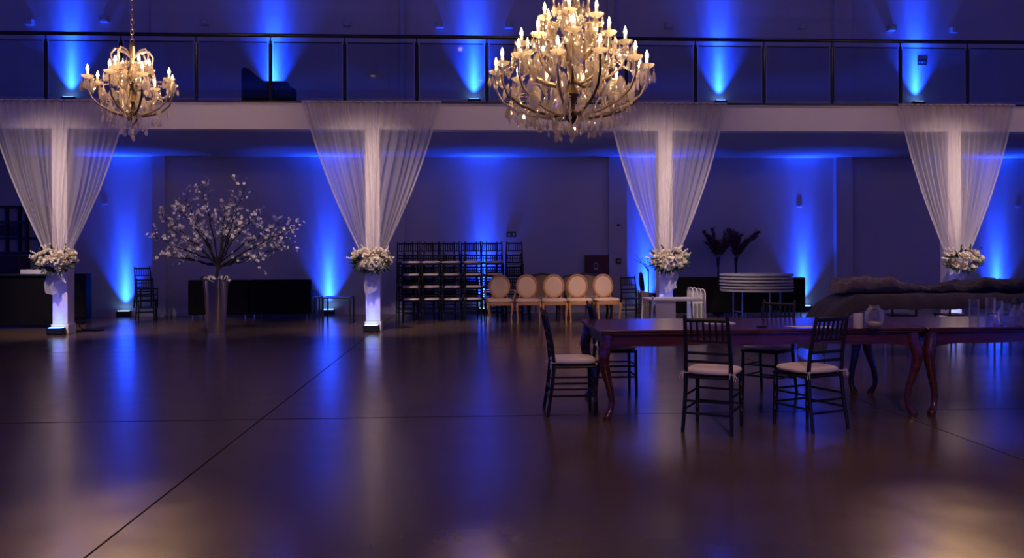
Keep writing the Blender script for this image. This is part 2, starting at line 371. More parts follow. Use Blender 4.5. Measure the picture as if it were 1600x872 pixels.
def spotlight(loc, aim, power, size, label, color=WARM, rad=.06):  # unseen spotlights added to brighten what they aim at
    t = thing('added_spotlight', label, 'spotlight', loc, 0, 'added warm spotlights under the ceiling')
    d = (Vector(aim)-Vector(loc)).normalized(); r = d.to_track_quat('Z', 'Y').to_euler()
    MB().lathe([(.06,-.26),(.085,-.24),(.085,-.02),(.095,0),(.08,0),(.07,-.03)], 16).build('can', 'dark', t, True).rotation_euler = r
    MB().lathe([(.01,-.035),(.068,-.033),(.068,-.03),(.01,-.028)], 16).build('lens', 'hall', t, True).rotation_euler = r
    MB().tube([(0,0,.09),(0,0,ZC-loc[2])], .014, 6).build('hanger', 'dark', t)
    light('added_spot_light', 'SPOT', Vector(loc)+d*.03, power, color, None, aim, size, 1, rad)
for x, nm in zip(colx, ('leftmost', 'second', 'third', 'fourth')):  # added spots that brighten columns and curtains
    spotlight((x-.9, 10.0, 8.2), (x, YF, 1.6), P_PIN, math.radians(29), f'added unseen spotlight aimed at the bouquet of the {nm} column', (1, .72, .64))
spotlight((XY(800, 7)-.6, 7.0, 7.6), (XY(868, 17.4), 17.4, .3), P_PIN*.72, math.radians(14), 'added unseen spotlight aimed at the row of oval-backed chairs', (1, .68, .46))  # from here, added spots for chairs, blankets, tables and tree
spotlight((XY(1400, 8), 8.0, 8.2), (XY(1450, 11.3), 11.3, .8), P_PIN*.11, math.radians(22), 'added unseen spotlight aimed at the blankets on the long table', (1, .68, .5))
spotlight((1.2, -3.0, 6.2), (2.9, 7.2, .35), 1050, math.radians(30), 'spotlight added behind the camera to warm the dining tables', (1, .62, .40))
spotlight((XY(330, 9.5)+.5, 9.5, 8.2), (XY(345, 15.2), 15.2, 1.2), P_PIN*.35, math.radians(20), 'added unseen spotlight aimed at the blossom tree in the steel planter', (1, .74, .70))
mids = [colx[0]-2.7]+[(a+b)/2 for a, b in zip(colx[:-1], colx[1:])]+[colx[3]+2.7]
for x, nm in zip(mids, ('left of the leftmost column', 'between the first two columns', 'between the middle columns', 'between the last two columns', 'right of the fourth column')):  # added wash that lifts the balcony front
    spotlight((x, 12.6, 8.4), (x, YF, 4.0), P_FASCIA, math.radians(46), f'added unseen spotlight washing the balcony front {nm}', (1, .70, .62))
for px, nm, cn in ((165, 'left', 9), (760, 'middle', 3.6), (1488, 'right', 7)):  # added narrow spots that make warm pools on the near floor
    spotlight((XY(px, 14.6), 14.6, 6.9), atZ(px, 885), P_STAGE*{165: 1.25, 760: .45, 1488: .95}[px], math.radians(cn), f'added unseen spotlight above the balcony front aimed at the {nm} of the near floor')

# ------------------------------------------------------------------ curtains, flowers
rose_bm = MB().pillow(.05, .05, .05, (0,0,.03), 1, 8, 4)
for ring, (n, r, h, tilt) in enumerate([(4, .022, .06, .25), (5, .036, .055, .6), (6, .048, .042, 1.05)]):
    for k in range(n):
        a = 2*PI*k/n + ring*.5
        ca, sa = math.cos(a), math.sin(a)
        def pf(u, v, ca=ca, sa=sa, r=r, h=h, tilt=tilt):
            s_ = (u-.5)*r*1.7*(1-.35*(v-.3)**2*3); rr = r*.35 + v*r*(.5+.55*math.sin(tilt)) - (u-.5)**2*r*.9; z = .005+v*h*(1.25-.5*math.sin(tilt))
            return (ca*rr-sa*s_, sa*rr+ca*s_, z)
        rose_bm.grid(pf, 3, 2)
rose_me = rose_bm.mesh('rose', 'rose', True)
def leaf_bm(b, p, d, L, wd):
    p = Vector(p); d = Vector(d).normalized(); s_ = d.cross(Vector((random.uniform(-1,1), random.uniform(-1,1), random.uniform(-.4,1)))).normalized()
    n = d.cross(s_); q = p+d*L*.5+n*L*.06
    b.add([p, q+s_*wd/2, p+d*L, q-s_*wd/2], [(0,1,2),(0,2,3)])

ordn = ['leftmost', 'second', 'third', 'fourth']
for i, x in enumerate(colx):
    rnd = random.Random(40+i)
    t = thing('curtain', f'sheer white curtain gathered into a fan on the {ordn[i]} column', 'curtain', (x, YF-.075, 0), 0, 'sheer curtains on the columns')
    ztop, zbot = ZT-.01, atY(colpx[i], 402, YF).z
    HWt = (1.30 if i == 0 else 1.31) if i < 2 else 1.17
    NF = 17; ph = [rnd.uniform(-.9, .9) for _ in range(NF+2)]; am = [rnd.uniform(.5, 1.3) for _ in range(NF+2)]
    def cf(u, v, seed=i*11.3):
        z = ztop + (zbot-ztop)*v
        hw = HWt*(1-v) + .20*v + .085*math.sin(PI*min(1, v*1.02))
        k = u*NF; kk = int(min(k, NF-1)); fr = k-kk
        a0 = am[kk]*(1-fr)+am[kk+1]*fr; p0 = ph[kk]*(1-fr)+ph[kk+1]*fr
        A = (.030+.015*v)*a0; q = 2*PI*k + p0*(1+1.2*v)
        s_ = 2*u-1
        cl = noise.noise(Vector((u*7+seed, v*.9, 0)))*.20*(.15+min(1, v*1.6)*.85)*(1-s_*s_)
        xx = hw*(s_+cl) + A*.45*math.sin(q+.8)*(1-.6*v)
        yy = -A*math.sin(q) - .03*v*(1-abs(s_)) 
        return (xx, min(yy, .04), z)
    c = MB().grid(cf, NF*9, 34)
    me = c.mesh('drape', 'sheer', False); me.shade_smooth()
    uvl = me.uv_layers.new(name='UVMap')
    nu = NF*9+1
    for l in me.loops: uvl.data[l.index].uv = ((l.vertex_index % nu)/(nu-1), (l.vertex_index//nu)/34)
    obj('drape', me, t)
    MB().tube([(-HWt, .0, ztop), (HWt, .0, ztop)], .012, 6).build('curtain_rod', 'white', t)
    for s_ in (-1, 1):   # stitched double edge of the cloth
        e = MB(); pts = [Vector(cf(0 if s_ < 0 else 1, v/30)) for v in range(31)]
        e.grid(lambda u, v: (lambda P: (P.x - s_*u*.035, P.y-.006, P.z))(pts[int(round(v*30))]), 1, 30)
        e.build('hem', 'sash', t)
    # tied tail below the flowers
    zt = zbot-.06; sd = (-.08, -.01, .06, -.01)[i]
    def sf(u, v):
        wv = .07+.06*math.sin(min(1, v*1.3)*PI*.75)
        return (sd+(u-.5)*2*wv+.02*math.sin(v*6), -.045-.03*math.sin(u*4*PI+i)-.02*v, zt-.16-.42*v-.05*math.sin(u*PI+i*.7)*v)
    b = MB().grid(sf, 16, 10)
    b.grid(lambda u, v: (-.13+.26*u, -.07-.02*math.sin(v*PI), zt-.25-.10*math.sin(u*PI)-.09*v), 12, 3)
    b.build('sash_tail', 'sash', t, True)
    # bouquet
    f = thing('flower_arrangement', f'bouquet of ivory roses with dark foliage tied on the {ordn[i]} column', 'flowers', (x+(.04, -.0, .0, .01)[i], YF-.17, zbot-.06), 0, 'rose bouquets on the columns')
    for k in range(34):
        a = rnd.uniform(0, 2*PI); r = math.sqrt(rnd.random())
        px_, pz_ = .34*r*math.cos(a), .165*r*math.sin(a)+.02
        py_ = -.16*math.sqrt(max(0, 1-r*r))-.02
        d = Vector((px_*1.2, py_-.12, pz_*1.6+.05)).normalized()
        o = obj('rose', rose_me, f, (px_, py_, pz_), d.to_track_quat('Z', 'Y').to_euler()); sc = rnd.uniform(.85, 1.5); o.scale = (sc, sc, sc)
    b = MB()
    for k in range(260):
        a = rnd.uniform(0, 2*PI); r = rnd.uniform(.5, 1.05)
        leaf_bm(b, (.30*r*math.cos(a), rnd.uniform(-.14, -.02), .15*r*math.sin(a)-.03), (math.cos(a), rnd.uniform(-1, .1), math.sin(a)*.8-.15), rnd.uniform(.06, .16), rnd.uniform(.02, .045))
    fo = b.build('foliage', 'leaf', f); fo['kind'] = 'stuff'
    for k in range(11):
        a = rnd.uniform(-.2, PI+.2); L = rnd.uniform(.2, .3)
        p0 = Vector((.22*math.cos(a), -.08, .10*math.sin(a))); p1 = p0+Vector((math.cos(a)*L*.8, rnd.uniform(-.08, 0), abs(math.sin(a))*L*.6+.04))
        b = MB().tube([p0, (p0+p1)/2+Vector((0,0,.03)), p1], .004, 4)
        for q in range(5):
            pp = p0.lerp(p1, .45+.14*q); b.pillow(.03, .03, .035, (pp.x+rnd.uniform(-.015,.015), pp.y, pp.z+.01), 1, 6, 4)
        b.build('flower_spray', 'rose' if k % 3 else 'leaf', f)

# ------------------------------------------------------------------ chandeliers
drop_me = MB().lathe([(.002,0),(.006,-.01),(.004,-.018),(.010,-.03),(.019,-.058),(.014,-.078),(.002,-.092)], 6).mesh('crystal_drop', 'crystal')
leafd_me = MB().lathe([(.003,.0),(.03,-.03),(.046,-.075),(.038,-.125),(.012,-.165),(.002,-.18)], 8).mesh('crystal_pendant', 'crystal')
for v in leafd_me.vertices: v.co.y *= .4
bulb_me = MB().lathe([(.008,0),(.017,.015),(.020,.032),(.014,.058),(.006,.082),(.002,.094)], 10).mesh('bulb', 'bulb', True)
sleeve_me = MB().lathe([(.017,0),(.017,.085)], 10).mesh('candle', 'candle', True)
dish_me = MB().lathe([(.01,-.03),(.03,-.02),(.07,.0),(.082,.022),(.074,.022),(.06,.008),(.02,.004)], 16).mesh('candle_dish', 'crystal', True)

def chandelier(name, label, loc, scale, tiers, zcrown, rcrown, nbot, rbot, power, seed, body):
    rnd = random.Random(seed)
    t = thing(name, label, 'chandelier', loc, rnd.uniform(0, 1)); t.scale = (scale,)*3
    MB().lathe([(.01,-.14),(.05,-.10),(.075,-.05),(.05,0),(.035,.06),(.06,.13),(.09,.19),(.05,.27),(.03,.4),(.05,.5),(.075,.58),(.04,.68),(.028,.85),(.05,.95),(.03,1.05),(.02,zcrown+.1)], 16).build('stem', 'bronze', t, True)
    sw = MB()
    for ti, (n, R, zd, z0, off) in enumerate(tiers):
        tips = []
        for k in range(n):
            a = 2*PI*k/n + off; ca, sa = math.cos(a), math.sin(a)
            jr = R*rnd.uniform(.95, 1.04); jz = zd+rnd.uniform(-.02, .02)
            P = lambda r, z, s_=0: (ca*r-sa*s_, sa*r+ca*s_, z)
            dz = zd-z0
            path = [P(.05, z0), P(jr*.25, z0-.08*dz-.02), P(jr*.5, z0-.02), P(jr*.74, z0+.10*dz), P(jr*.92, z0+.32*dz), P(jr*1.0, z0+.62*dz), P(jr, jz-.03)]
            arm = MB().tube(path, [.018,.017,.016,.015,.014,.013,.016], 6).build('arm', 'brass' if k % 3 else 'bronze', t, True)
            sc = [P(jr*.55, z0), P(jr*.50, z0+.25*dz), P(jr*.60, z0+.5*dz), P(jr*.74, z0+.48*dz), P(jr*.74, z0+.30*dz), P(jr*.64, z0+.30*dz)]
            MB().tube(sc, [.012,.012,.011,.010,.009,.006], 5).build('scroll', 'crystal', arm, True)
            obj('candle_dish', dish_me, arm, P(jr, jz)); obj('candle', sleeve_me, arm, P(jr, jz)); obj('bulb', bulb_me, arm, P(jr, jz+.085))
            tips.append(Vector(P(jr, jz)))
            for q in range(5):
                b = a + 2*PI*q/5
                o = obj('crystal_drop', drop_me, arm, P(jr, jz)); o.location = o.location + Vector((.075*math.cos(b), .075*math.sin(b), .0-rnd.uniform(0, .03)))
                s_ = rnd.uniform(.9, 1.7); o.scale = (s_, s_, s_*rnd.uniform(1, 1.5))
            for q in range(4):
                rr = jr*rnd.uniform(.3, .95); o = obj('crystal_pendant', leafd_me, arm, P(rr, z0+dz*rnd.uniform(.15, .8), rnd.uniform(-.1, .1)*R), (rnd.uniform(-.3,.3), rnd.uniform(-.3,.3), rnd.uniform(0, 3))); o.scale = (body,)*3
        for k in range(n):
            p0, p1 = tips[k], tips[(k+1) % n]; m_ = max(5, int((p1-p0).length/.035))
            for q in range(1, m_):
                f = q/m_; p = p0.lerp(p1, f); p.z -= .14*math.sin(PI*f)*min(1, (p1-p0).length*2.5)
                sw.pillow(.024, .024, .024, p, 1, 6, 4)
        top = Vector((0, 0, zcrown))
        for k in range(n):
            p0 = tips[k]; m_ = max(6, int((top-p0).length/.032))
            for q in range(2, m_):
                f = q/m_; p = p0.lerp(top, f); p.z -= .16*math.sin(PI*f)
                sw.pillow(.022, .022, .022, p, 1, 6, 4)
    # crown: arched scrolls
    for k in range(8):
        a = 2*PI*k/8; ca, sa = math.cos(a), math.sin(a); r = rcrown
        MB().tube([(ca*r*q, sa*r*q, zcrown+z*r) for q, z in ((.1,-.1),(.5,.25),(.85,.30),(1.05,.0),(1.0,-.45),(.85,-.9))], [.012,.014,.014,.013,.011,.008], 6).build('crown_scroll', 'crystal', t, True)
        for q in range(3):
            o = obj('crystal_drop', drop_me, t, (ca*r*(1-.28*q), sa*r*(1-.28*q), zcrown-r*.35*(1-q*.2))); s_ = rnd.uniform(1.1, 1.8); o.scale = (s_,)*3
    # hanging strands and drops below
    for k in range(nbot):
        a = rnd.uniform(0, 2*PI); r = rbot*math.sqrt(rnd.random()); L = (.10+.20*(1-r/rbot))*rnd.uniform(.6, 1.1); z0 = .02+.10*(r/rbot)
        x_, y_ = r*math.cos(a), r*math.sin(a)
        for q in range(int(L/.028)): sw.pillow(.016, .016, .016, (x_, y_, z0-q*.028), 1, 5, 3)
        o = obj('crystal_drop', drop_me, t, (x_, y_, z0-L)); s_ = rnd.uniform(.8, 1.5); o.scale = (s_,)*3
    o = sw.build('bead_strands', 'crystal', t); o['kind'] = 'stuff'
    MB().lathe([(.003,-.14),(.02,-.16),(.045,-.20),(.02,-.25),(.012,-.27),(.03,-.30),(.002,-.35)], 10).build('finial', 'crystal', t, True)
    ch = MB(); z = zcrown+.1; H = (ZC-.02-loc[2])/scale; k = 0
    while z < H:
        pts = []
        for q in range(9):
            a = 2*PI*q/8; pts.append((.022*math.cos(a)*(k % 2), .022*math.cos(a)*(1-k % 2), z+.035+.045*math.sin(a)))
        ch.tube(pts, .007, 5, False); z += .07; k += 1
    ch.build('chain', 'brass', t)
    MB().lathe([(.01,H-.09),(.05,H-.06),(.09,H)], 16).build('ceiling_rose', 'bronze', t, True)
    # the light of the bulbs, one lamp for each pair of them
    for ti, (n, R, zd, z0, off) in enumerate(tiers):
        for k in range(max(2, n//2)):
            a = 2*PI*(k+.25)/max(2, n//2)+off
            light('candle_light', 'POINT', (math.cos(a)*R*.97, math.sin(a)*R*.97, zd+.14), power, WARM, t, radius=.03)
    return t
YBIG = 9.0
cb = atY(893, 175, YBIG)
big = chandelier('crystal_chandelier', 'large tiered crystal chandelier with many lit candle bulbs', cb, 1.0,
    [(12, .83, .46, .0, 0), (9, .58, .74, .34, .2), (6, .32, 1.0, .62, .1)], 1.26, .2, 95, .72, P_BIG, 3, 1.15)
YSM = 12.0
cs = atY(207, 181, YSM)
small = chandelier('crystal_chandelier', 'small crystal chandelier on a long chain above the leftmost curtain', cs, 1.0,
    [(8, .56, .50, .06, .15), (4, .24, .66, .40, .3)], .86, .26, 40, .42, P_SMALL, 9, .9)

dup(small, (XY(1715, 12), 12.0, cs.z), .4, 'small crystal chandelier added beyond the right edge of the view')  # unseen copy added to light the right end of the balcony front

# ------------------------------------------------------------------ black ladder-back banquet chairs
def ring_leg(a, b, r, rings, n=8):
    a = Vector(a); b = Vector(b); ts = [0]; rs = [r*.85]
    for f in rings: ts += [f-.018, f, f+.018]; rs += [r, r*1.28, r]
    ts.append(1); rs.append(r*.9)
    return MB().tube([a.lerp(b, f) for f in ts], rs, n)
def chiavari(detail, cushion, label, group):
    # faces -y ; back at +y
    t = thing('banquet_chair', label, 'chair', (0,0,0), 0, group)
    m = 'blackwood'
    MB().box(-.20, .20, -.20, .19, .425, .45).build('seat', m, t, bevel=.012 if detail else 0)
    for s in (-1, 1):
        ring_leg((s*.185, -.185, 0), (s*.18, -.18, .43), .0165, (.3, .55, .8)).build('leg', m, t, True)
        b = MB().tube([(s*.195, .245, 0), (s*.185, .205, .25), (s*.18, .185, .45), (s*.178, .20, .62), (s*.172, .235, .80), (s*.168, .265, .93), (s*.168, .268, .945)], [.015,.0165,.018,.0165,.016,.015,.007], 8)
        o = b.build('leg', m, t, True)
    rails = [(.90, .258), (.735, .222), (.635, .204), (.565, .194)]
    br = MB()
    for k, (z, y) in enumerate(rails):
        if detail: MB().tube([(-.175, y, z), (.175, y, z)], .0125 if k else .016, 8).build('back_rail', m, t, True)
        else: br.tube([(-.175, y, z), (.175, y, z)], .0125 if k else .016, 6)
    for k in range(6):
        x = -.125+.05*k
        if detail: MB().tube([(x, .222, .735), (x, .24, .82), (x, .258, .90)], [.008,.010,.008], 6).build('spindle', m, t, True)
        else: br.tube([(x, .222, .735), (x, .258, .90)], .009, 5)
    if not detail: br.build('backrest', m, t)
    st = []
    for z in (.16, .27):
        for s in (-1, 1): st.append(((s*.186, -.182, z+.02), (s*.188, .205+(.25-z)*.12, z+.02)))
    for z in (.19, .30): st.append(((-.184, -.182, z), (.184, -.182, z)))
    for z in (.15, .25): st.append(((-.188, .218, z), (.188, .218, z)))
    sb = MB()
    for a, b in st:
        if detail: ring_leg(a, b, .0095, (.35, .65), 6).build('stretcher', m, t, True)
        else: sb.tube([a, b], .0095, 5)
    if not detail: sb.build('stretchers', m, t)
    if cushion:
        c = MB().pillow(.42, .41, .062, (0, -.005, .482), .55, 28, 8).build('cushion', 'cush', t, True)
        if detail:
            for s in (-1, 1):
                b = MB()
                for q in range(4):
                    dx, dz = random.uniform(-.02, .05), random.uniform(-.07, -.02)
                    b.tube([(s*.18, .19, .475), (s*(.19+dx*.5), .215, .478+q*.004), (s*(.19+dx), .22, .475+dz)], .003, 4)
                b.tube([(s*.18+.022*math.cos(a), .185+.024*math.sin(a), .475) for a in [2*PI*k/8 for k in range(9)]], .004, 4, False)
                b.build('tie', 'cush', c)
    return t
near = None
# near chairs at the dining tables: feet from pixels, face angle (0 = facing the camera)
def face(ang): return math.radians(ang)
GN = 'black chairs with ivory cushions at the dining tables'
bq = atZ(998, 624)
spots = [((.93, 7.38), 90, 'black chair with ivory cushion at the left end of the dining table'),
         ((2.0, 6.62), 150, 'black chair with ivory cushion before the table, its back beside the white card'),
         ((2.80, 6.66), 203, 'black chair with ivory cushion before the table, its back beside the silver tin'),
         ((bq.x-.15, 8.47), 90, 'black chair with ivory cushion half hidden behind the left end of the table'),
         ((3.06, 8.27), -47, 'black chair with ivory cushion behind the middle of the dining table')]
near = chiavari(True, True, spots[0][2], GN)
for k, ((px, py), ang, lb) in enumerate(spots):
    p = (px, py, 0)
    if k == 0: near.location = p; near.rotation_euler = (0, 0, face(ang))
    else: dup(near, p, face(ang), lb)

# ------------------------------------------------------------------ dining tables
def dining_table(xl, xr, yf, yb, label):
    t = thing('dining_table', label, 'table', ((xl+xr)/2, (yf+yb)/2, 0), 0, 'mahogany dining tables')
    hx, hy = (xr-xl)/2, (yb-yf)/2; z = .775
    MB().box(-hx, hx, -hy, hy, z-.022, z).build('tabletop', 'mahog', t, bevel=.007)
    MB().box(-hx+.014, hx-.014, -hy+.014, hy-.014, z-.04, z-.022).build('edge_molding', 'mahog', t, bevel=.006)
    def apron(L):
        n = 48; bot = []
        for k in range(n+1):
            f = k/n; x = -L/2+L*f; e = abs(2*f-1)
            zz = .645 - .045*max(0, (e-.80)/.20)**1.5 - .016*abs(math.sin(3*PI*f))
            bot.append((x, zz))
        return bot + [(L/2, z-.04), (-L/2, z-.04)]
    for s in (-1, 1):
        MB().prism(apron(2*hx-.18), s*(hy-.075)-.011, s*(hy-.075)+.011).build('apron', 'mahog', t)
        MB().prism(apron(2*hy-.18), s*(hx-.075)-.011, s*(hx-.075)+.011, 'yz').build('apron', 'mahog', t)
    prof = [(.0, z-.04, .052), (.0, .66, .054), (.022, .60, .056), (.034, .54, .052), (.026, .46, .045), (.0, .36, .037), (-.03, .25, .031), (-.045, .15, .027), (-.035, .08, .026), (-.008, .035, .034), (.004, .015, .038), (.0, 0, .034)]
    for sx in (-1, 1):
        for sy in (-1, 1):
            MB().tube([(sx*(hx-.075+o*.95), sy*(hy-.075+o*.5), zz) for o, zz, r in prof], [r for o, zz, r in prof], 10).build('leg', 'mahog', t, True)
    return t
TY0, TY1 = 6.98, 8.24
ax0, ax1 = atY(937, 516, TY0).x, atY(1446, 514, TY0).x
dining_table(ax0, ax1, TY0, TY1, 'mahogany dining table with cabriole legs and black chairs around it')
dining_table(ax1+.02, ax1+.02+(ax1-ax0), TY0, TY1, 'mahogany dining table on the right carrying the glass vases')
ZTOP = .775
def onT(px, py): return atZ(px, py, ZTOP)
def put(name, label, cat, px, py, group=None):
    p = onT(px, py); return thing(name, label, cat, (p.x, p.y, ZTOP), 0, group)
t = put('paper_card', 'white folded card on the table behind the second front chair', 'card', 1122, 505)
MB().box(-.14, .14, -.09, .09, .0005, .006).build('sheet', 'paper', t); MB().box(-.12, .13, -.07, .09, .006, .010).build('sheet', 'paper', t)
t = put('paper_sheet', 'large white sheet of paper lying flat before the third chair', 'paper', 1258, 511.0)
MB().prism([(-.16, .07), (-.05, -.075), (.24, -.075), (.22, .07)], .0005, .002, 'xy').build('sheet', 'paper', t)
t = put('small_dish', 'small dark round dish on the dining table', 'dish', 1190, 511)
MB().lathe([(.03,.001),(.05,.006),(.052,.010),(.045,.009),(.01,.005)], 20).build('dish', 'dark', t, True)
t = put('candle_tin', 'short silver foil tin standing beside the round glass bowl', 'tin', 1341, 513)
MB().lathe([(.038,0),(.040,.004),(.039,.118),(.042,.120),(.042,.128),(.036,.128),(.036,.115),(.01,.115)], 24).build('tin', 'gold', t, True)
def glassware(name, label, px, py, prof, thick=.004, grp=None):
    t = put(name, label, 'vase', px, py, grp)
    inner = [(max(.004, r-thick), max(.008, z)) for r, z in reversed(prof)]
    MB().lathe(prof+inner, 26).build('vessel', 'glass', t, True); return t
t = glassware('glass_bowl_vase', 'rounded glass vase with sand in its base on the left table', 1366, 513.5, [(.045,0),(.05,.004),(.068,.03),(.080,.075),(.082,.105),(.070,.150),(.050,.178),(.040,.190),(.042,.205)])
MB().lathe([(.02,.012),(.055,.020),(.066,.034),(.071,.052),(.04,.058),(.005,.055)], 20).build('sand', 'sand', t, True)
rib = [(.045+.0015*(k % 2), .012+k*.008) for k in range(26)]
glassware('glass_cylinder_vase', 'tall ribbed glass cylinder vase standing alone on the right table', 1522, 502, [(.040,0),(.046,.005)]+rib, .003, 'glassware on the right table')
glassware('glass_cylinder_vase', 'nearer smooth glass cylinder vase of the overlapping pair', 1560, 508, [(.046,0),(.048,.006),(.038,.02),(.038,.222)], .003, 'glassware on the right table')
glassware('glass_cylinder_vase', 'farther smooth glass cylinder vase of the overlapping pair', 1548, 503, [(.040,0),(.042,.006),(.042,.225),(.044,.23)], .003, 'glassware on the right table')
fac = [(.035,0),(.05,.01),(.066,.05),(.072,.09),(.062,.13),(.042,.155),(.036,.19)]
for px, py, lb in ((1572, 506, 'round cut-glass jar next to the cylinder vases'), (1590, 510, 'round cut-glass jar at the right edge with dark strap'), (1602, 506, 'cut-glass jar cropped by the right edge of the view')):
    t = put('cut_glass_jar', lb, 'jar', px, py, 'glassware on the right table')
    MB().lathe(fac+[(r-.005, max(.01, z)) for r, z in reversed(fac)], 9).build('vessel', 'glass', t)
t = put('fabric_strap', 'dark fabric strap hanging over the cut-glass jars', 'strap', 1587, 503, None)
MB().lathe([(.028,.175),(.036,.18),(.024,.225),(.012,.235)], 12).build('cap', 'dark', t, True)
MB().tube([(.02,-.02,.19),(.06,-.06,.15),(.085,-.09,.07),(.085,-.10,.004)], [.012,.01,.012,.016], 6).build('strap', 'dark', t, True)

# ------------------------------------------------------------------ stacked black chairs
GS = 'stacked black banquet chairs'
far = chiavari(False, True, 'x', GS); farnc = chiavari(False, False, 'x', GS); first = True
usedA = []
def far_chair(src, loc, rz, label, group):
    if src not in usedA:
        usedA.append(src); src.location = loc; src.rotation_euler = (0, 0, rz); src['label'] = label; src['group'] = group; return src
    o = dup(src, loc, rz, label); o['group'] = group; return o
layer = ['lowest', 'second', 'third', 'topmost']
stk = ['first', 'second', 'third', 'fourth', 'fifth', 'sixth']
YS = 18.05
for c, px in enumerate((643, 675, 706, 739, 772, 803)):
    Y = YS+(0, .06, -.04, .02, .05, .12)[c]
    for l in range(4):
        far_chair(far if c < 5 else farnc, (XY(px, Y)+random.uniform(-.012, .012), Y-.035*l, .268*l), random.uniform(-.05, .05), f'black chair, {layer[l]} of the {stk[c]} stack from the left', GS)
for c, px in enumerate((634, 665, 698, 733, 764)):
    Y = YS+.78+(0, .06, -.03, .02, .05)[c]
    for l in range(4):
        far_chair(farnc, (XY(px, Y), Y+.035*l, .268*l+.001), PI+random.uniform(-.05, .05), f'black chair, {layer[l]} of the {stk[c]} stack in the row by the wall', 'stacked black chairs in the rear row')
# loose ones
p = atZ(226, 500); far_chair(farnc, (p.x, p.y+.1, 0), math.radians(28), 'lower black chair of the pair stacked by the left wall uplight', 'chair pair by the left wall')
far_chair(farnc, (p.x, p.y+.1, .27), math.radians(40), 'upper black chair of the pair stacked by the left wall uplight', 'chair pair by the left wall')
far_chair(farnc, (XY(986, 18.6), 18.6, 0), math.radians(6), 'lone black chair between the oval-backed chairs and the third column', 'loose black chairs')
for px, Y, rz, lb in ((1406, 12.9, 170, 'black chair behind the blanket table, left of the fourth column'), (1488, 12.9, 184, 'black chair behind the blanket table in front of the fourth column'), (1570, 13.0, 176, 'black chair behind the blanket table, right of the fourth column')):
    far_chair(farnc, (XY(px, Y), Y, 0), math.radians(rz), lb, 'loose black chairs')

# ------------------------------------------------------------------ oval-backed chairs
def oval(cx, cz, rx, rz, n=28): return [(cx+rx*math.cos(2*PI*k/n), cz+rz*math.sin(2*PI*k/n)) for k in range(n)]
def medallion(label, arms=False, wood='oak', fab='linen', group='oval-backed chairs in a row'):
    t = thing('oval_back_chair', label, 'chair', (0,0,0), 0, group)
    ring = [(x, .215+.10*(z-.55), z) for x, z in oval(0, .765, .212, .235, 32)]
    bt = MB().tube(ring+[ring[0]], .027, 8, False).build('back_frame', wood, t, True)
    MB().grid(lambda u, v: ((.2*math.sqrt(v))*math.cos(2*PI*u), .205+.10*((.765+.222*math.sqrt(v)*math.sin(2*PI*u))-.55)-.03*(1-v), .765+.222*math.sqrt(v)*math.sin(2*PI*u)), 32, 6).build('back_pad', fab, t, True)
    MB().grid(lambda u, v: ((.2*math.sqrt(v))*math.cos(-2*PI*u), .225+.10*((.765+.222*math.sqrt(v)*math.sin(-2*PI*u))-.55)+.01*(1-v), .765+.222*math.sqrt(v)*math.sin(-2*PI*u)), 32, 4).build('back_lining', fab, t, True)
    MB().pillow(.54, .50, .10, (0, -.02, .475), .6, 28, 8).build('seat', fab, t, True)
    r = [(.27*math.copysign(abs(math.cos(a))**.6, math.cos(a)), -.02+.25*math.copysign(abs(math.sin(a))**.6, math.sin(a))) for a in [2*PI*k/28 for k in range(28)]]
    MB().prism(r, .385, .445, 'xy').build('seat_rail', wood, t)
    for s in (-1, 1):
        MB().tube([(s*.235, -.22, .42), (s*.25, -.235, .34), (s*.237, -.225, .22), (s*.225, -.215, .10), (s*.235, -.235, .02), (s*.235, -.24, 0)], [.034,.031,.022,.016,.020,.016], 8).build('leg', wood, t, True)
        MB().tube([(s*.19, .20, .42), (s*.19, .215, .22), (s*.195, .25, 0)], [.024,.021,.016], 8).build('leg', wood, t, True)
        MB().tube([(s*.17, .20, .42), (s*.165, .21, .50), (s*.15, .215, .58)], [.024,.02,.02], 8).build('back_support', wood, t, True)
        if arms: MB().tube([(s*.205, .22, .68), (s*.29, .12, .69), (s*.33, -.03, .67), (s*.325, -.09, .65), (s*.30, -.06, .56), (s*.27, -.05, .44)], [.016,.018,.020,.022,.018,.022], 8).build('arm', wood, t, True)
    return t
YM = 17.35
armc = medallion('oval-backed armchair with open arms next to the stacked black chairs', True)
armc.location = (XY(781, YM), YM, 0)
plain = None
for k, px in enumerate((824.5, 866, 905, 947)):
    lb = f'armless oval-backed chair, {["second","third","fourth","fifth"][k]} in the row from the black stacks'
    Y = YM+(0, -.02, .03, .05)[k]
    if plain is None: plain = medallion(lb); plain.location = (XY(px, Y), Y, 0); plain.rotation_euler = (0, 0, .02)
    else: dup(plain, (XY(px, Y), Y, 0), (0, -.04, .06, .12)[k], lb)
dk = medallion('dark oval-backed chair beside the third column', False, 'blackwood', 'blackfab', None); dk.location = (XY(1018, 19.2), 19.2, 0); dk.rotation_euler = (0, 0, 1.2)
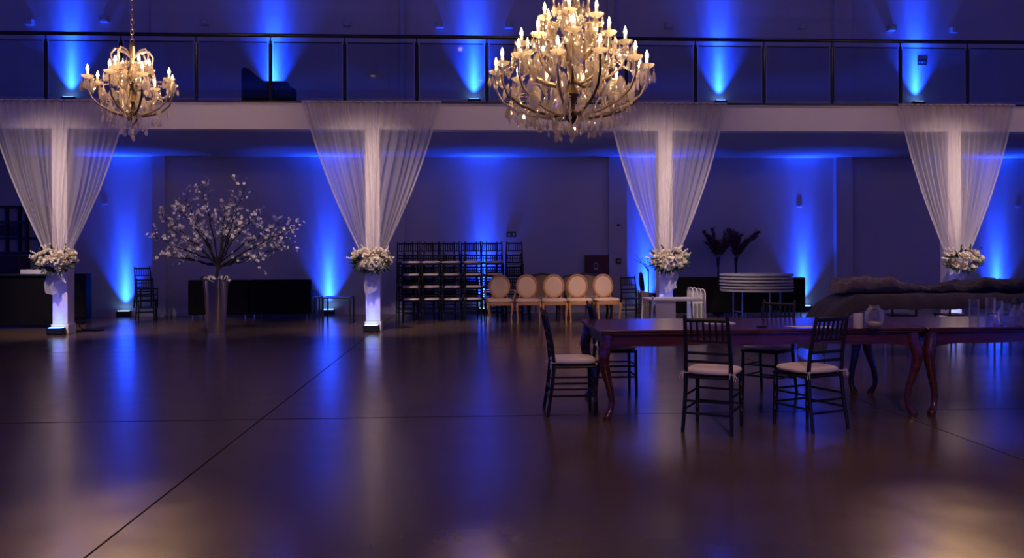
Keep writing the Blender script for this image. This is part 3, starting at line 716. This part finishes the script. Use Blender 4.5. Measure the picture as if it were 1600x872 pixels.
# carved settees behind them
def settee(xa, xb, Y, label):
    t = thing('carved_settee', label, 'settee', ((xa+xb)/2, Y, 0), 0, 'carved settees'); h = (xb-xa)/2
    top = lambda f: .95+.05*abs(math.sin(2*PI*f))+.08*math.exp(-((f-.5)/.12)**2)
    n = 36; pts = [(-h+2*h*k/n, top(k/n)) for k in range(n+1)]
    MB().prism([(h, .42), ]+[(x, z-.05) for x, z in reversed(pts)]+[(-h, .42)], .18, .26).build('back_pad', 'taupe', t)
    MB().tube([(x, .22, z-.03) for x, z in pts], .035, 8).build('crest_rail', 'walnut', t, True)
    MB().pillow(2*h, .55, .16, (0, -.05, .42), .3, 28, 6).build('seat', 'taupe', t, True)
    for s in (-1, 1):
        MB().tube([(s*h, .22, .92), (s*(h+.02), .05, .66), (s*h, -.25, .62), (s*h, -.28, .40)], [.03,.03,.03,.03], 8).build('arm', 'walnut', t, True)
        for y in (-.27, .22): MB().tube([(s*(h-.03), y, .40), (s*(h-.01), y, .2), (s*(h-.03), y, 0)], [.035,.025,.02], 8).build('leg', 'walnut', t, True)
settee(XY(825, 18.35), XY(873, 18.35), 18.35, 'carved dark-framed settee behind the left oval-backed chairs')
settee(XY(881, 18.35), XY(952, 18.35), 18.35, 'carved dark-framed settee behind the right oval-backed chairs, below the red cabinet')

# ------------------------------------------------------------------ black sofas
def sofa(pa, pb, Y, h, label, group):
    xa, xb = XY(pa, Y), XY(pb, Y); t = thing('black_sofa', label, 'sofa', ((xa+xb)/2, Y, 0), 0, group); W = (xb-xa)/2
    MB().box(-W, W, 0, .20, .10, h).build('backrest', 'blackfab', t, bevel=.03)
    for s in (-1, 1): MB().box(s*W-(.16 if s > 0 else 0), s*W+(.16 if s < 0 else 0), .2, .85, .10, .62).build('armrest', 'blackfab', t, bevel=.03)
    MB().box(-W+.16, W-.16, .2, .85, .10, .32).build('seat_base', 'blackfab', t, bevel=.02)
    MB().box(-W+.165, W-.165, .2, .84, .32, .46).build('seat_cushion', 'blackfab', t, bevel=.03)
    for sx in (-1, 1):
        for y in (.07, .78): MB().tube([(sx*(W-.09), y, 0), (sx*(W-.09), y, .10)], .02, 8).build('leg', 'chrome', t, True)
sofa(293, 388, 19.05, .90, 'black leather sofa seen from behind, left of the silver planter', 'black sofas on the left')
sofa(390, 485, 19.05, .90, 'black leather sofa seen from behind, right of the silver planter', 'black sofas on the left')
sofa(1056, 1158, 18.4, .92, 'black sofa between the third column and the round table stack', 'black sofas on the right')
sofa(1160, 1259, 18.4, .90, 'black sofa behind the right side of the round table stack', 'black sofas on the right')

# ------------------------------------------------------------------ side tables
def side_table(pa, pb, Y, h, d, label):
    xa, xb = XY(pa, Y), XY(pb, Y); W = (xb-xa)/2; t = thing('side_table', label, 'side table', ((xa+xb)/2, Y+d/2, 0), 0, 'black side tables')
    MB().box(-W, W, -d/2, d/2, h-.03, h).build('table_top', 'dark', t, bevel=.004)
    for sx in (-1, 1):
        for sy in (-1, 1): MB().box(sx*W-(.03 if sx > 0 else 0), sx*W+(.03 if sx < 0 else 0), sy*d/2-(.03 if sy > 0 else 0), sy*d/2+(.03 if sy < 0 else 0), 0, h-.03).build('leg', 'dark', t)
side_table(503, 547, 17.3, .57, .62, 'thin black side table before the second wall uplight')
side_table(486, 499.5, 18.3, .53, .4, 'narrow black side table beside the end of the left sofa')

# ------------------------------------------------------------------ planter and blossom tree
p = atZ(338, 520)
t = thing('metal_planter', 'tall tapered brushed steel planter in front of the black sofas', 'planter', (p.x, p.y, 0))
MB().lathe([(.10,.004),(.150,.0),(.158,.02),(.232,1.0),(.236,1.01),(.222,1.01),(.21,.93),(.02,.93)], 40).build('pot', 'steel', t, True)
MB().lathe([(.01,.93),(.208,.935),(.208,.955),(.1,.975),(.01,.98)], 24).build('soil', 'bark', t, True)
b = MB()
for k in range(60):
    a = random.uniform(0, 2*PI); r = .23*math.sqrt(random.random())
    leaf_bm(b, (r*math.cos(a), r*math.sin(a), .965), (math.cos(a)*.7, math.sin(a)*.7, random.uniform(.1, 1)), random.uniform(.08, .16), .05)
b.build('ground_foliage', 'leaf', t)['kind'] = 'stuff'
pet = MB()
def blossom(b, c, s_, rnd):
    n = Vector((rnd.uniform(-1,1), rnd.uniform(-1.2,.5), rnd.uniform(-.5,1))).normalized(); u = n.orthogonal().normalized(); v = n.cross(u)
    for k in range(5):
        a = 2*PI*k/5; d = u*math.cos(a)+v*math.sin(a); e = n.cross(d)
        b.add([c, c+d*s_*.55+e*s_*.32+n*s_*.18, c+d*s_+n*s_*.38, c+d*s_*.55-e*s_*.32+n*s_*.18], [(0,1,2,3)])
rnd = random.Random(5)
for k in range(46):
    a = rnd.uniform(0, 2*PI); r = .2*math.sqrt(rnd.random())+.03
    blossom(pet, Vector((r*math.cos(a), r*math.sin(a), 1.0+rnd.uniform(-.01, .04))), .05, rnd)
pet.build('scattered_petals', 'petal', t)['kind'] = 'stuff'
bt = thing('blossom_tree', 'bare-branched ornamental tree covered in white blossoms in the steel planter', 'tree', (p.x, p.y, .955))
MB().tube([(0,0,0),(.01,.0,.12),(.04,0,.26),(.06,.01,.36)], [.034,.030,.028,.024], 8).build('trunk', 'bark', bt, True)
sc = p.y/F*1.0
ends = [(232,396),(247,372),(252,338),(277,312),(300,332),(330,308),(346,318),(362,332),(397,303),(412,336),(440,345),(469,354),(452,384),(414,400),(258,404),(305,352),(385,350),(430,372),(345,345),(290,368)]
bl = MB()
def curve(a, c, d, n=9): return [(a*(1-f)**2 + c*2*f*(1-f) + d*f*f) for f in [k/n for k in range(n+1)]]
def jit(pts, s_, rnd): return [q if k == 0 else q+Vector((rnd.uniform(-s_, s_), rnd.uniform(-s_, s_), rnd.uniform(-s_, s_))) for k, q in enumerate(pts)]
for k, (ex, ey) in enumerate(ends):
    E = atY(ex, ey, p.y); dy = rnd.uniform(-.75, .75)*(1 if k % 2 else -1)
    E = Vector((E.x-p.x, dy, E.z-.955)); A = Vector((.05, 0, .22+.12*rnd.random()))
    C = Vector((E.x*.42, dy*.45, A.z+(E.z-A.z)*(.72 if abs(E.x) < .7 else .55)))
    pts = jit(curve(A, C, E, 10), .022, rnd)
    br = MB().tube(pts, [.019-.0155*q/10 for q in range(11)], 6)
    tw = []
    for q in range(4, 11):
        for _ in range(2):
            o = pts[q]; dr = (pts[q]-pts[q-1]).normalized()
            d2 = (dr*.8+Vector((rnd.uniform(-1,1), rnd.uniform(-1,1), rnd.uniform(-.5,.9)))).normalized()
            L = rnd.uniform(.12, .34); m_ = o+d2*L*.5+Vector((0,0,rnd.uniform(-.03,.05))); e2 = o+d2*L
            br.tube([o, m_, e2], [.006,.0045,.002], 4); tw += [m_, e2, o.lerp(e2, .75)]
    br.build('branch', 'bark', bt)
    for q in tw:
        for _ in range(2 if rnd.random() < .45 else (1 if rnd.random() < .75 else 0)):
            blossom(bl, q+Vector((rnd.uniform(-.03,.03), rnd.uniform(-.03,.03), rnd.uniform(-.03,.03))), rnd.uniform(.022, .046), rnd)
o = bl.build('blossoms', 'petal', bt); o['kind'] = 'stuff'; o['label'] = 'small white blossoms'

# ------------------------------------------------------------------ round tables stacked
YR = 16.2; xr = XY(1181.5, YR); zt0 = .735
t = thing('round_folding_table', 'round folding table on chrome legs carrying the stacked table tops', 'table', (xr, YR, 0), 0)
R_ = .715
disc = MB().lathe([(R_-.02,-.002),(R_,.004),(R_,.040),(R_-.006,.046)], 48)
MB().lathe([(R_-.02,.002),(R_,.008),(R_,.040),(R_-.006,.046)], 48, (0,0,zt0-.046)).build('table_top', 'tableg', t, True)
for s in (-1, 1):
    for y in (-.28, .28):
        MB().tube([(s*.38, y, .0), (s*.38, y, zt0-.04)], .016, 8).build('leg', 'chrome', t, True)
    MB().tube([(s*.38, -.28, .28), (s*.38, .28, .28)], .012, 8).build('brace', 'chrome', t, True)
for k in range(5):
    z = zt0+.002+.062*k
    q = thing('round_table_top', f'round grey table top, {["lowest","second","third","fourth","topmost"][k]} of the pile on the folding table', 'table top', (xr+random.uniform(-.012,.012), YR+random.uniform(-.02,.02), z), 0, 'stacked round table tops')
    MB().lathe([(R_-.02,.012),(R_,.018),(R_,.052),(R_-.006,.058)], 48).build('top', 'tableg', q, True)
    MB().lathe([(R_+.001,.026),(R_+.005,.028),(R_+.005,.042),(R_+.001,.044)], 48).build('edge_band', 'tedge', q, True)
    MB().box(-.4, .4, -.3, .3, 0, .012).build('folded_leg_frame', 'dark', q)

# dried plumes in tall vases behind
def plume_vase(px, Y, ztop, lb, spread, seed, n, mt):
    rnd = random.Random(seed); x = XY(px, Y)
    v = thing('slender_vase', lb+' tall slender black vase', 'vase', (x, Y, 0), 0, 'slender vases')
    MB().lathe([(.14,0),(.14,.03),(.03,.06),(.025,ztop-.25),(.05,ztop),(.042,ztop),(.02,ztop-.2)], 16).build('body', 'dark', v, True)
    d = thing('dried_plumes', lb+' bunch of dried purple plumes in a slender vase', 'dried plant', (x, Y, ztop-.1), 0, 'dried plumes')
    for k in range(n):
        e = Vector((spread[0]+(spread[1]-spread[0])*rnd.random(), rnd.uniform(-.3, .3), rnd.uniform(.45, .78)))
        b = MB(); a = Vector((0,0,0)); c = Vector((e.x*.3, e.y*.3, e.z*.65)); pts = curve(a, c, e, 8)
        b.tube(pts, .004, 4)
        for q in range(3, 9):
            for _ in range(20):
                pp = pts[q-1].lerp(pts[q], rnd.random()); dr = (pts[q]-pts[q-1]).normalized()+Vector((rnd.uniform(-.9,.9), rnd.uniform(-.9,.9), rnd.uniform(-.3,.5)))
                leaf_bm(b, pp, dr, rnd.uniform(.06, .15), .016)
        b.build('plume', mt, d)
plume_vase(1122, 19.55, 1.35, 'left', (-.5, .45), 2, 16, 'pampas')
plume_vase(1150, 19.55, 1.35, 'right', (-.15, .55), 3, 16, 'pampas')
rnd = random.Random(12); x = XY(1013, 19.6)
t = thing('twig_stand', 'thin dark stand of bare twigs left of the third column', 'plant', (x, 19.6, 0))
MB().lathe([(.12,0),(.12,.02),(.015,.04),(.012,1.0),(.02,1.05)], 12).build('pole', 'dark', t, True)
for k in range(10):
    e = Vector((rnd.uniform(-.35,.35), rnd.uniform(-.2,.2), 1.05+rnd.uniform(.15,.4)))
    MB().tube(curve(Vector((0,0,1.0)), Vector((e.x*.3, e.y*.3, 1.25)), e, 5), .005, 4).build('twig', 'bark', t)

# ------------------------------------------------------------------ white metal table and folding chairs by the third column
ya, yb = 14.0, 14.85; xa, xb = XY(1019, ya), XY(1101, ya); zt = .655
t = thing('white_metal_table', 'white enamelled metal table with splayed legs before the third column', 'table', ((xa+xb)/2, (ya+yb)/2, 0))
W, D_ = (xb-xa)/2, (yb-ya)/2
MB().box(-W, W, -D_, D_, zt-.03, zt).build('table_top', 'whitem', t, bevel=.005)
for sx in (-1, 1):
    MB().bar((sx*(W-.015), -D_+.02, zt+(.10 if sx > 0 else .06)), (sx*(W+.03), -D_-.0, 0), .03).build('leg', 'whitem', t)
    MB().bar((sx*(W-.015), D_-.02, zt-.03), (sx*(W+.02), D_, 0), .03).build('leg', 'whitem', t)
MB().box(-W*.86, -W*.10, -D_+.03, -D_+.045, .10, zt-.03).build('front_panel', 'whitem', t)
for k in range(4):
    xx = XY(1097, yb+.3)-k*.075; q = thing('folded_white_chair', f'folded white metal chair, {["first","second","third","fourth"][k]} from the right behind the white table', 'chair', (xx, yb+.30, 0), 0, 'folded white chairs')
    h_ = .775+.012*k
    MB().tube([(0,-.21,.0),(0,-.20,.55),(0,-.195,h_-.07),(0,-.15,h_-.01),(0,.0,h_+.01),(0,.15,h_-.01),(0,.195,h_-.07),(0,.20,.55),(0,.21,.0)], .011, 8).build('frame', 'whitem', q, True)
    for j in range(5): MB().tube([(0,-.12+.06*j,.52),(0,-.12+.06*j,h_-.005)], .006, 6).build('slat', 'whitem', q)
    MB().box(-.012, .012, -.19, .19, .16, .52).build('seat', 'whitem', q, bevel=.004)
for k in range(6):
    xx = XY(1000, 17.6)+.042*k
    q = thing('folded_wooden_chair', f'folded grey slatted wooden chair, {["first","second","third","fourth","fifth","sixth"][k]} from the left leaning by the third column', 'chair', (xx, 17.6, 0), 0, 'folded grey wooden chairs')
    hh = .66-.012*k
    for y in (-.18, .18): MB().bar((0, y, 0), (.01, y, hh), .022, .03).build('stile', 'slatw', q)
    for s in range(6): MB().box(-.008, .014, -.17, .17, .10+s*.09, .16+s*.09).build('slat', 'slatw', q)

# ------------------------------------------------------------------ table under plush blankets
YT = 11.3; XT0 = XY(1338, YT); XT1 = XT0+3.6; HT = .76
t = thing('folding_table', 'long folding table on thin metal legs under plush blankets', 'table', ((XT0+XT1)/2, YT, 0)); W = (XT1-XT0)/2
MB().box(-W, W, -.38, .38, HT-.03, HT).build('table_top', 'tedge', t, bevel=.004)
for f in (-.86, -.0, .86):
    for y in (-.32, .32): MB().tube([(f*W, y, 0), (f*W, y, HT-.03)], .014, 8).build('leg', 'chrome', t, True)
    MB().tube([(f*W, -.32, .2), (f*W, .32, .2)], .010, 6).build('brace', 'chrome', t, True)
def nz(x, y, z, s_): return noise.noise(Vector((x*s_, y*s_, z*s_)))
# lower blanket: sheet over the top that sweeps down past the left end
b = MB()
def low_sheet(u, v, th):
    L = 5.0*u; y = -.47+.94*v
    if L > 1.15:
        x = XT0-.06+(L-1.15); z = HT+.012; d_ = 0
    else:
        f = (1.15-L)/1.15; x = XT0-.06-.62*math.sin(f*PI/2)**1.15*1.0; z = HT+.012-.70*(1-math.cos(f*PI/2))
    e = max(0, abs(v-.5)*2-.80)/.2
    z -= .10*e*e
    z += .022*nz(x, y, 3, 3)+.014*nz(x, y, 7, 9)+.008*nz(x, y, 9, 25)
    return (x, YT+y-.03*e, z+.0 + th + .05*(1-e)*(1 if th else 0))
nu, nv = 200, 26
b.grid(lambda u, v: low_sheet(u, v, .05), nu, nv); b.grid(lambda u, v: low_sheet(1-u, v, 0), nu, nv)
o = len(b.v)//2; n1 = nu+1
for i in range(nu):
    for j, fl_ in ((0, False), (nv, True)):
        q = (j*n1+i, j*n1+i+1, o+j*n1+nu-i-1, o+j*n1+nu-i); b.f.append(tuple(reversed(q)) if not fl_ else q)
for j in range(nv):
    b.f.append((j*n1, o+j*n1+nu, o+(j+1)*n1+nu, (j+1)*n1))
tag(b.build('plush_blanket', 'fur2', None, True), 'dark plum plush blanket covering the long table and sweeping off its left end', 'blanket', 'plush blankets on the long table')
def heap(x0, x1, zb, h, dpt, seed, m, label, tapL=.12, tapR=.12):
    b = MB(); nu, na = 130, 30
    vs_ = []
    for i in range(nu+1):
        f = i/nu; e = min(1, f/tapL)**.5 * min(1, (1-f)/tapR)**.5; e = max(e, .03)
        x = x0+(x1-x0)*f; hh = h*e*(1+.30*nz(x, seed, 0, 1.7)); dd = dpt*(.5+.5*e)*(1+.12*nz(x, seed, 5, 2.1))
        for k in range(na):
            a = 2*PI*k/na; cy, sz = math.cos(a), math.sin(a)
            y = dd/2*math.copysign(abs(cy)**.6, cy); z = max(0, .5*hh+.5*hh*math.copysign(abs(sz)**.7, sz))
            q = .05*nz(x+z*.9, y*2, seed, 6)*(1 if z > .02 else .2) + .06*nz(x*.9-z*2, y, seed+4, 3.2)*(z/h) + .02*nz(x, y*2, z+seed, 22)
            vs_.append((x, YT+y*(1+q), zb+z+q*(1 if z > .02 else 0)))
    fs = [(i*na+k, (i+1)*na+k, (i+1)*na+(k+1) % na, i*na+(k+1) % na) for i in range(nu) for k in range(na)]
    fs += [tuple(range(na)), tuple(reversed(range(nu*na, (nu+1)*na)))]
    b.add(vs_, fs)
    return tag(b.build('plush_blanket', m, None, True), label, 'blanket', 'plush blankets on the long table')
zb = HT+.122
heap(XY(1302, YT), XY(1446, YT), zb, .19, .62, 2, 'fur', 'mauve-brown plush blanket folded on the left end of the long table', .10, .55)
heap(XY(1425, YT), XT1+.1, zb, .155, .66, 8, 'fur2', 'plum plush blanket rolled along the right of the long table', .35, .05)

# ------------------------------------------------------------------ bar and lattice shelf at the left
YBR = 17.0; xb1 = XY(86, YBR)
t = thing('bar_counter', 'long black bar counter at the left edge behind the leftmost column', 'bar', (xb1, YBR, 0))
MB().box(-6, 0, 0, .6, .06, 1.06).build('body', 'blackfab', t, bevel=.01); MB().box(-6, .03, -.05, .65, 1.06, 1.10).build('counter_top', 'dark', t, bevel=.008); MB().box(-6, -.05, .05, .55, 0, .06).build('plinth', 'dark', t)
t = thing('white_tray', 'white tray standing on the end of the black bar counter', 'tray', (XY(60, 17.25), 17.25, 1.10))
MB().box(-.30, .28, -.12, .12, 0, .015).build('base', 'paper', t); MB().box(-.30, .28, -.12, -.11, .015, .09).build('side', 'paper', t); MB().box(-.30, .28, .11, .12, .015, .09).build('side', 'paper', t)
YL = YW-.16; xa, xb = XY(-110, YL), XY(71, YL)
za = lambda py: atY(35, py, YL).z
t = thing('lattice_shelf', 'black lattice wall shelf above the bar counter', 'shelf', (xa, YL, 0)); Wd = xb-xa
for py in (323, 347, 372, 395): MB().box(0, Wd, .04, .155, za(py)-.028, za(py)+.028).build('shelf_board', 'blackwood', t)
for px in (-104, -70, -40, -15, 8, 27.5, 39, 60.5, 70):
    MB().box(XY(px, YL)-xa-.022, XY(px, YL)-xa+.022, -.0+.05, .15, za(395)+.03, za(323)-.03).build('upright', 'blackwood', t)
for x0, x1, y0, y1 in ((8.9, 26.6, 371, 348), (-14, 7, 371, 348)):
    MB().box(XY(x0, YL)-xa+.03, XY(x1, YL)-xa-.03, .10, .15, za(y0)+.04, za(y1)-.04).build('backing_panel', 'redp', t)
t = thing('back_bar_cabinet', 'dark red back-bar cabinet below the lattice shelf', 'cabinet', (XY(38, YW-.3), YW-.3, 0))
MB().box(-4, 0, -.25, .27, .05, 1.48).build('body', 'redp', t, bevel=.01); MB().box(-4, -.03, -.2, .27, 0, .05).build('plinth', 'dark', t)
for k in range(5): 
    dr = MB().box(-.03-.75*(k+1)+.02, -.03-.75*k, -.27, -.25, .10, 1.42).build('door', 'redp', t); MB().box(-.75*k-.10, -.75*k-.08, -.29, -.27, .8, .95).build('handle', 'dark', dr)
t = thing('speaker_cabinet', 'tall black speaker cabinet right of the leftmost column', 'speaker', (XY(128.5, 19.2), 19.2, 0))
MB().box(-.14, .14, -.16, .16, .02, 1.06).build('body', 'blackfab', t, bevel=.01); MB().box(-.12, .12, -.172, -.16, .08, 1.02).build('grille', 'dark', t)
for sx in (-1, 1): MB().box(sx*.1-.03, sx*.1+.03, -.13, .13, 0, .02).build('foot', 'cable', t)
q = [atY(120, 455, YF+.2), atY(121, 480, YF+.2), atZ(124, 512), atZ(132, 516.5), atZ(150, 517.5), atZ(162, 516)]
for k, v in enumerate(q):
    if k > 1: v.z = .014
tag(MB().tube(q, .012, 6).build('power_cable', 'cable', None, True), 'black cable running down the leftmost column onto the floor', 'cable')

# ------------------------------------------------------------------ balcony armchair
x = XY(378, 17.2); sc = 17.2/F
t = thing('lounge_armchair', 'black lounge armchair silhouetted on the balcony', 'armchair', (x, 17.2, ZT-.03)); Lc = XY(453, 17.2)-x
side = [(0,.05),(0,.99),(.03,1.02),(.08,1.02),(.16,.98),(.42,.74),(Lc-.08,.74),(Lc-.02,.71),(Lc,.64),(Lc,.05)]
for y in (0, .62): MB().prism(side, y, y+.14).build('side_arm', 'blackfab', t, bevel=.02)
MB().prism([(.0,.05),(.0,.98),(.12,.98),(.26,.50),(.26,.05)], .14, .62).build('backrest', 'blackfab', t)
MB().box(.26, Lc-.02, .14, .62, .05, .50).build('seat', 'blackfab', t, bevel=.03)
for a in (.06, Lc-.1):
    for y in (.04, .68): MB().box(a, a+.04, y, y+.04, 0, .05).build('foot', 'dark', t)

# ------------------------------------------------------------------ things on the wall
def wall_box(name, label, cat, px, py, wp, hp, m, dep=.08, group=None, Y=YW):
    c = atY(px, py, Y); s_ = Y/F
    t = thing(name, label, cat, (c.x, Y, c.z), 0, group)
    MB().box(-wp*s_/2, wp*s_/2, -dep, 0, -hp*s_/2, hp*s_/2).build('housing', m, t, bevel=.006)
    return t, s_
where = ['left of the first balcony light beam', 'left of the small chandelier chain', 'left of the balcony armchair', 'right of the balcony armchair', 'right of the drain pipe', 'left of the large chandelier top', 'right of the large chandelier top', 'left of the right-hand pilaster', 'left of the fifth balcony light beam', 'right of the fifth balcony light beam']
for (px, py), lb in zip(((48, 36), (165, 31), (322, 36), (543, 38), (687, 40), (795, 41), (1044, 42), (1251, 42), (1391, 45), (1489, 48)), where):
    t, s_ = wall_box('wall_lamp', 'small unlit wall lamp box '+lb, 'wall lamp', px, py, 12, 9, 'ceil', .14, 'unlit wall lamps above the balcony')
    MB().box(-.05, .05, -.15, -.14, -.04, .04).build('front_glass', 'trimw', t)
t, s_ = wall_box('wall_sign', 'small dark sign with pale pictograms above the chair stacks', 'sign', 799, 366, 15, 8.5, 'dark', .03)
for k, xx in enumerate((-.055, .045)):
    MB().prism([(xx-.03, -.02), (xx+.0, .035), (xx+.03, -.02)] if k == 0 else [(xx-.012, -.03), (xx-.012, .03), (xx+.03, .03), (xx+.03, -.03)], -.034, -.03).build('pictogram', 'mark', t)
t, s_ = wall_box('wall_sign', 'small dark sign with three pale marks in a balcony light beam', 'sign', 1440.5, 97.5, 15, 9, 'dark', .016)
for xx in (-.07, 0, .07): MB().prism([(xx-.018, .0), (xx, .026), (xx+.018, .0), (xx, -.026)], -.020, -.016).build('mark', 'mark', t)
t, s_ = wall_box('fire_hose_cabinet', 'dark red fire hose cabinet on the wall behind the oval-backed chairs', 'cabinet', 931.5, 416, 36.5, 35, 'red', .14)
d = MB().box(-.27, .27, -.155, -.14, -.25, .25).build('door', 'red', t, bevel=.004)
MB().tube([(.05*math.cos(a)-.03, -.158, .085*math.sin(a)+.0) for a in [2*PI*k/14 for k in range(15)]], .010, 6, False).build('emblem', 'mark', d, True)
MB().prism([(-.07, -.09), (-.03, -.02), (.0, -.09)], -.16, -.155).build('emblem', 'mark', d)
MB().box(.235, .255, -.175, -.155, -.04, .04).build('handle', 'dark', d)
YP = YW-.16
t, s_ = wall_box('fire_alarm_button', 'red square fire alarm box on the pilaster by the hose cabinet', 'alarm', 966, 408, 7.5, 8.5, 'red', .06, None, YP)
MB().lathe([(.028,.0),(.028,.006),(.02,.010)], 14).build('button', 'amber', t).matrix_local = Matrix.Translation((0,-.06,0)) @ Matrix.Rotation(PI/2, 4, 'X')
t, s_ = wall_box('security_camera', 'small dark security camera on the pilaster above the alarm box', 'camera', 966, 352, 5, 4, 'dark', .05, None, YP)
MB().lathe([(.035,0),(.034,.03),(.022,.055),(.004,.06)], 14).build('dome', 'dark', t, True).matrix_local = Matrix.Translation((0,-.05,0)) @ Matrix.Rotation(PI/2, 4, 'X')
wl = ['left of the first floor beam', 'right of the stacked black chairs\' light beam', 'in the fifth wall light beam', 'left of the fourth column top', 'right of the second curtain', 'in the rightmost light beam']
for (px, py), lb in zip(((164, 318), (900, 325), (1249, 322), (1390, 324), (692, 325), (1590, 322)), wl):
    t, s_ = wall_box('wall_vent', 'small pale flush wall fitting '+lb, 'wall fitting', px, py, 9, 4, 'trimw', .012, 'flush wall fittings')
    MB().box(-.05, .05, -.016, -.012, -.01, .01).build('slot', 'ceil', t)
